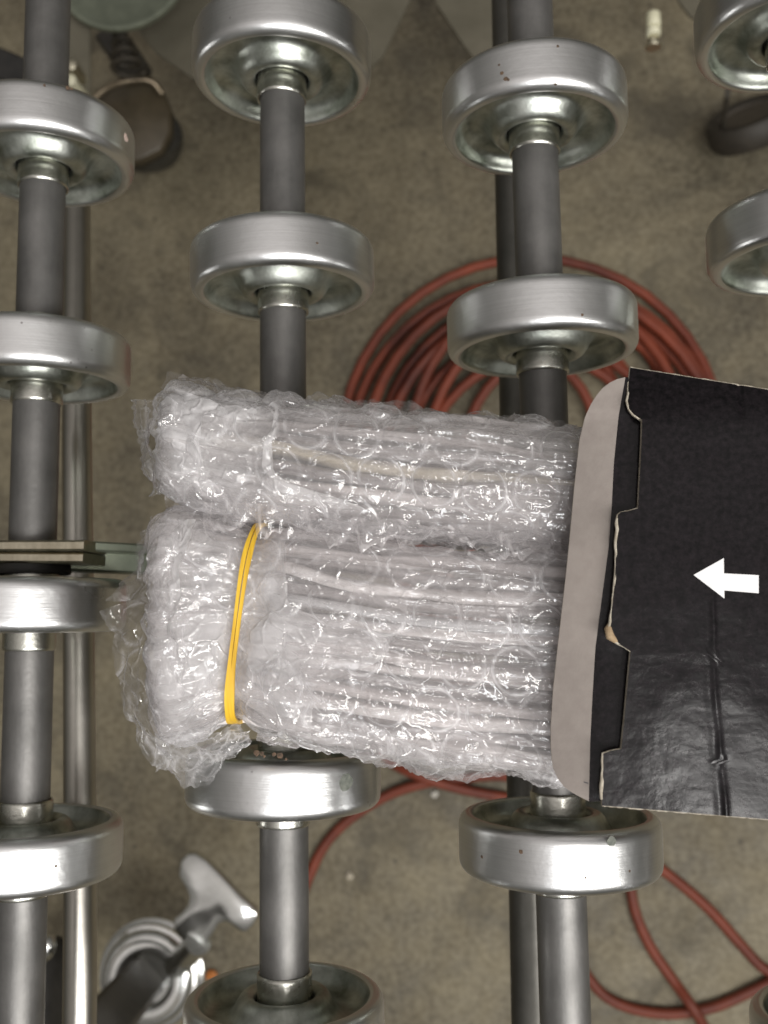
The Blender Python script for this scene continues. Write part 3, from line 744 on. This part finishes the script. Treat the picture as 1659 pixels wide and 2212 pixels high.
# smooth rows: resample the outline
rows = []
for i in range(len(OL)-1):
    n = max(1, int(np.linalg.norm(OL[i+1]-OL[i])/1.0))
    for k in range(n): rows.append(OL[i]+(OL[i+1]-OL[i])*k/n)
rows.append(OL[-1]); rows = np.array(rows)
nr = len(rows)
fold_y = at(1500, 905, ZT)[1]; cr_x = at(1545, 1400, ZT)[0]; cr2 = at(1605, 850, ZT)[0]
yT, yB = rows[0, 1], rows[-1, 1]
arc = np.linspace(0, 1, nr)
def wav(x, y):
    """relief of the battered card"""
    z = 0.4*(vn(x*.03, y*.045, 0, 61)-.5)+.07*(vn(x*.13, y*.16, 0, 62)-.5)
    a = np.clip((fold_y+1.5-0-y)*-1, 0, 99); z = z-.30*1.2*np.log1p(np.exp((y-fold_y)/1.2))
    lowm = 1/(1+np.exp((y-at(1545, 1290, ZT)[1])*.8))
    xc = cr_x+1.2*(vn(y*.09, 0, 0, 64)-.5)
    z = z+lowm*(.24*np.exp(-((x-xc)/.42)**2)-.06*np.exp(-((x-xc+1.0)/.8)**2))*(.25+1.3*vn(y*.22, 0, 0, 63)**1.5)
    z = z-.3*np.exp(-((x-cr2)/.45)**2)/(1+np.exp(-(y-fold_y-1)*2.5))
    # lower right sags towards the edge
    return z
ncol = 210
def card(rows, zoff=0, right=None):
    V = np.zeros((len(rows), ncol, 3)); L = np.array(rows)
    for i, (x, y) in enumerate(rows):
        u = np.clip((yT-y)/(yT-yB), 0, 1); xr_ = topR[0]*(1-u)+botR[0]*u
        yr = topR[1]+(botR[1]-topR[1])*u
        t = np.linspace(0, 1, ncol)**1.25
        V[i, :, 0] = x+(xr_-x)*t; V[i, :, 1] = y+(yr-y)*t
    V[:, :, 2] = ZT+zoff+wav(V[:, :, 0], V[:, :, 1])
    return V
VT = card(rows); TH = 1.5
nv = nr*ncol
VB = VT.copy(); VB[:, :, 2] -= TH
allV = np.vstack([VT.reshape(-1, 3), VB.reshape(-1, 3)])
F = grid_faces(nr, ncol); mi2 = [0]*len(F)
F2 = [(a+nv, d+nv, c+nv, b+nv) for a, b, c, d in F]; F += F2; mi2 += [1]*len(F2)
for i in range(nr-1): F.append((i*ncol, (i+1)*ncol, (i+1)*ncol+nv, i*ncol+nv)); mi2.append(2)
for j in range(ncol-1):
    F.append((j, j+nv, j+1+nv, j+1)); mi2.append(2)
    q = (nr-1)*ncol; F.append((q+j, q+j+1, q+j+1+nv, q+j+nv)); mi2.append(2)
obj('top_panel', allV, F, [BLACK, KRAFT, PAPER], bx, midx=mi2, sharp=45)
# frayed pale paper lip along the cut edge
def fray(idx0, idx1, w, seed, name='torn_edge'):
    pts = VT[idx0:idx1, 0, :].copy(); n = len(pts); r = np.array([w*(.35+.9*float(vn(i*.45, seed, 0, 9))) for i in range(n)])
    pts[:, 2] += -.25; pts[:, :2] += np.array([[(float(vn(i*.8, 3, seed, 2))-.5)*.35, 0] for i in range(n)])
    v, f = tube(pts, r, 7); obj(name, v, f, PAPER, bx)
def near(px, py):
    p = at(px, py, ZT)[:2]; return int(np.argmin(np.hypot(rows[:, 0]-p[0], rows[:, 1]-p[1])))
fray(0, near(1386, 905), .24, 1); fray(near(1379, 1098), near(1362, 1407)+1, .30, 2); fray(near(1342, 1618), nr-1, .36, 3)
v, f = tube([VT[near(1318,1340), 0]+[.2,0,-.6], VT[near(1316,1358), 0]+[-.1,0,-.5], VT[near(1318,1375), 0]+[.1,0,-.4], VT[near(1330,1388), 0]+[.3,0,-.3]], [.35,.75,.85,.35], 8); obj('torn_edge', v, f, KRAFT, bx)
# top and bottom edges of the card: pale line
tp = VT[0, ::3, :].copy(); tp[:, 2] -= .3; v, f = tube(tp, [.16+.2*float(vn(i*.7, 0, 5)) for i in range(len(tp))], 6); obj('torn_edge', v, f, PAPER, bx)
bp = VT[-1, ::2, :].copy(); bp[:, 2] -= .4; v, f = tube(bp, [.10+.2*float(vn(i*.7, 0, 6)) for i in range(len(bp))], 6); obj('torn_edge', v, f, PAPER, bx)
# side walls and bottom
def wall(P0, P1, P2, P3, m, name):
    v = [P0, P1, P2, P3]; n = np.cross(np.array(P1)-P0, np.array(P3)-P0); n = n/np.linalg.norm(n)*1.5
    v = [np.array(q) for q in v]+[np.array(q)-n for q in v]
    obj(name, v, [(0,1,2,3),(7,6,5,4),(0,4,5,1),(1,5,6,2),(2,6,7,3),(3,7,4,0)], m, bx, smooth=False)
tl, bl = VT[0, 0], VT[-1, 0]
wall((tl[0]+.5, tl[1]-.2, tl[2]-TH), (topR[0], topR[1]-.2, 56), (topR[0], topR[1]-4, 26.3), (tl[0]+.5, tl[1]-4, 26.3), BLACK, 'side_panel')
wall((botR[0], botR[1]+2.2, 58), (bl[0]+1, bl[1]+2.2, bl[2]-TH), (bl[0]+1, bl[1]+5, 26.3), (botR[0], botR[1]+5, 26.3), BLACK, 'side_panel')
wall((tl[0]+2, bl[1]+5, 26.1), (botR[0], botR[1]+5, 26.1), (topR[0], topR[1]-4, 26.1), (tl[0]+2, tl[1]-4, 26.1), KRAFT, 'bottom_panel')
# end flap: grey unprinted tongue with a black strip along the hinge
fy = [815,819,826,838,852,872,900,950,1050,1150,1250,1370,1490,1570,1610,1640,1662,1682,1698,1710,1719,1726,1731]
fL = [1349,1333,1318,1302,1290,1277,1264,1252,1241,1232,1222,1208,1195,1190,1190,1192,1196,1205,1217,1232,1248,1262,1272.5]
bY = [815,900,1000,1100,1180,1300,1400,1500,1600,1731]; bX = [1351,1336,1326,1321,1315,1299,1286,1280,1275,1272]
hY = [815,885,904,1098,1180,1330,1407,1618,1731]; hX = [1352,1356,1394,1388,1352,1340,1366,1350,1312]
YS = np.concatenate([np.interp(np.linspace(0, len(fy)-1, 150), range(len(fy)), fy)])
V = []; nf = 34; k1 = 20
for y in YS:
    l = np.interp(y, fy, fL); b = np.interp(y, bY, bX); h = np.interp(y, hY, hX)+6
    b = max(b, l+.5)
    for j in range(nf):
        x = l+(b-l)*j/k1 if j <= k1 else b+(h-b)*(j-k1)/(nf-1-k1)
        t = (h-x)/170.0
        z = ZT-2.6-2.6*t+1.6*math.sin(min(1, t)*PI)*.4+.25*math.sin(y*.012)
        p = at(x, y, z); V.append(p)
V = np.array(V); nn = len(V); n0 = len(YS)
F = grid_faces(n0, nf); mi3 = [0 if (q % (nf-1)) < k1 else 1 for q in range(len(F))]
Vb = V.copy(); Vb[:, 2] -= .7
F2 = [(a+nn, d+nn, c+nn, b+nn) for a, b, c, d in F]; mi3 += [0]*len(F2); F = F+F2
ring = [i*nf for i in range(n0)]
for a, b in zip(ring[:-1], ring[1:]): F.append((a, b, b+nn, a+nn)); mi3.append(2)
for j in range(nf-1):
    F.append((j, j+nn, j+1+nn, j+1)); mi3.append(2); q = (n0-1)*nf; F.append((q+j, q+j+1, q+j+1+nn, q+j+nn)); mi3.append(2)
fo = obj('end_flap', np.vstack([V, Vb]), F, [GREYCARD, BLACK, PAPER], bx, midx=mi3, sharp=50)
fo['label'] = 'grey rounded end flap with a black strip'
def printed(name, pts, m, dz=.12, base=None):
    P = []
    for a, b in pts:
        q = at(a, b, ZT); z = ZT
        for _ in range(5):
            z = (ZT+float(wav(q[0], q[1]))+dz) if base is None else base
            q = at(a, b, z)
        P.append(q)
    n = len(P); V = [tuple(q) for q in P]+[(q[0], q[1], q[2]-.1) for q in P]
    return obj(name, V, [tuple(range(n))[::-1]]+[(i, (i+1) % n, (i+1) % n+n, i+n) for i in range(n)], m, bx, smooth=False)
# arrow, laid on the card in small strips so that it follows the relief
AR = [((1499,1242),(1499,1242)),((1563.5,1205.5),(1565,1293)),((1563.5,1238.5),(1564.5,1275.5)),((1639,1242.5),(1639,1281.5))]
V = []; F = []
def arrow_strip(a0, b0, a1, b1, n, m):
    off = len(V)
    for i in range(n+1):
        t = i/n; A_ = np.array(a0)*(1-t)+np.array(a1)*t; B_ = np.array(b0)*(1-t)+np.array(b1)*t
        for j in range(m+1):
            q2 = A_+(B_-A_)*j/m; z = ZT
            for _ in range(4): q = at(q2[0], q2[1], z); z = ZT+float(wav(q[0], q[1]))+.06
            V.append(q)
    for g in grid_faces(n+1, m+1, off=off): F.append(g)
arrow_strip((1499,1241.5),(1499,1242.5),(1563.5,1205.5),(1565,1293),16,16)
arrow_strip((1563.5,1238.5),(1564.5,1275.5),(1639,1242.5),(1639,1281.5),16,10)
ar = obj('arrow', V, F, WHITE, bx); ar['label'] = 'white printed arrow pointing left'
v = [at(a, b, ZT-4.0) for a, b in ((1262,1688),(1272,1691),(1272,1693.5),(1262,1690))]
vv = []
fi = None
for a, b in ((1261,1688),(1271,1691.5),(1271,1693.5),(1261,1690)):
    x = a; y = b; l = np.interp(y, fy, fL); h = np.interp(y, hY, hX)+6; t = (h-x)/170.0
    z = ZT-2.6-2.6*t+1.6*math.sin(min(1, t)*PI)*.4+.25*math.sin(y*.012)+.06; vv.append(at(x, y, z))
obj('ink_mark', vv, [(3,2,1,0)], INK, bx, smooth=False)
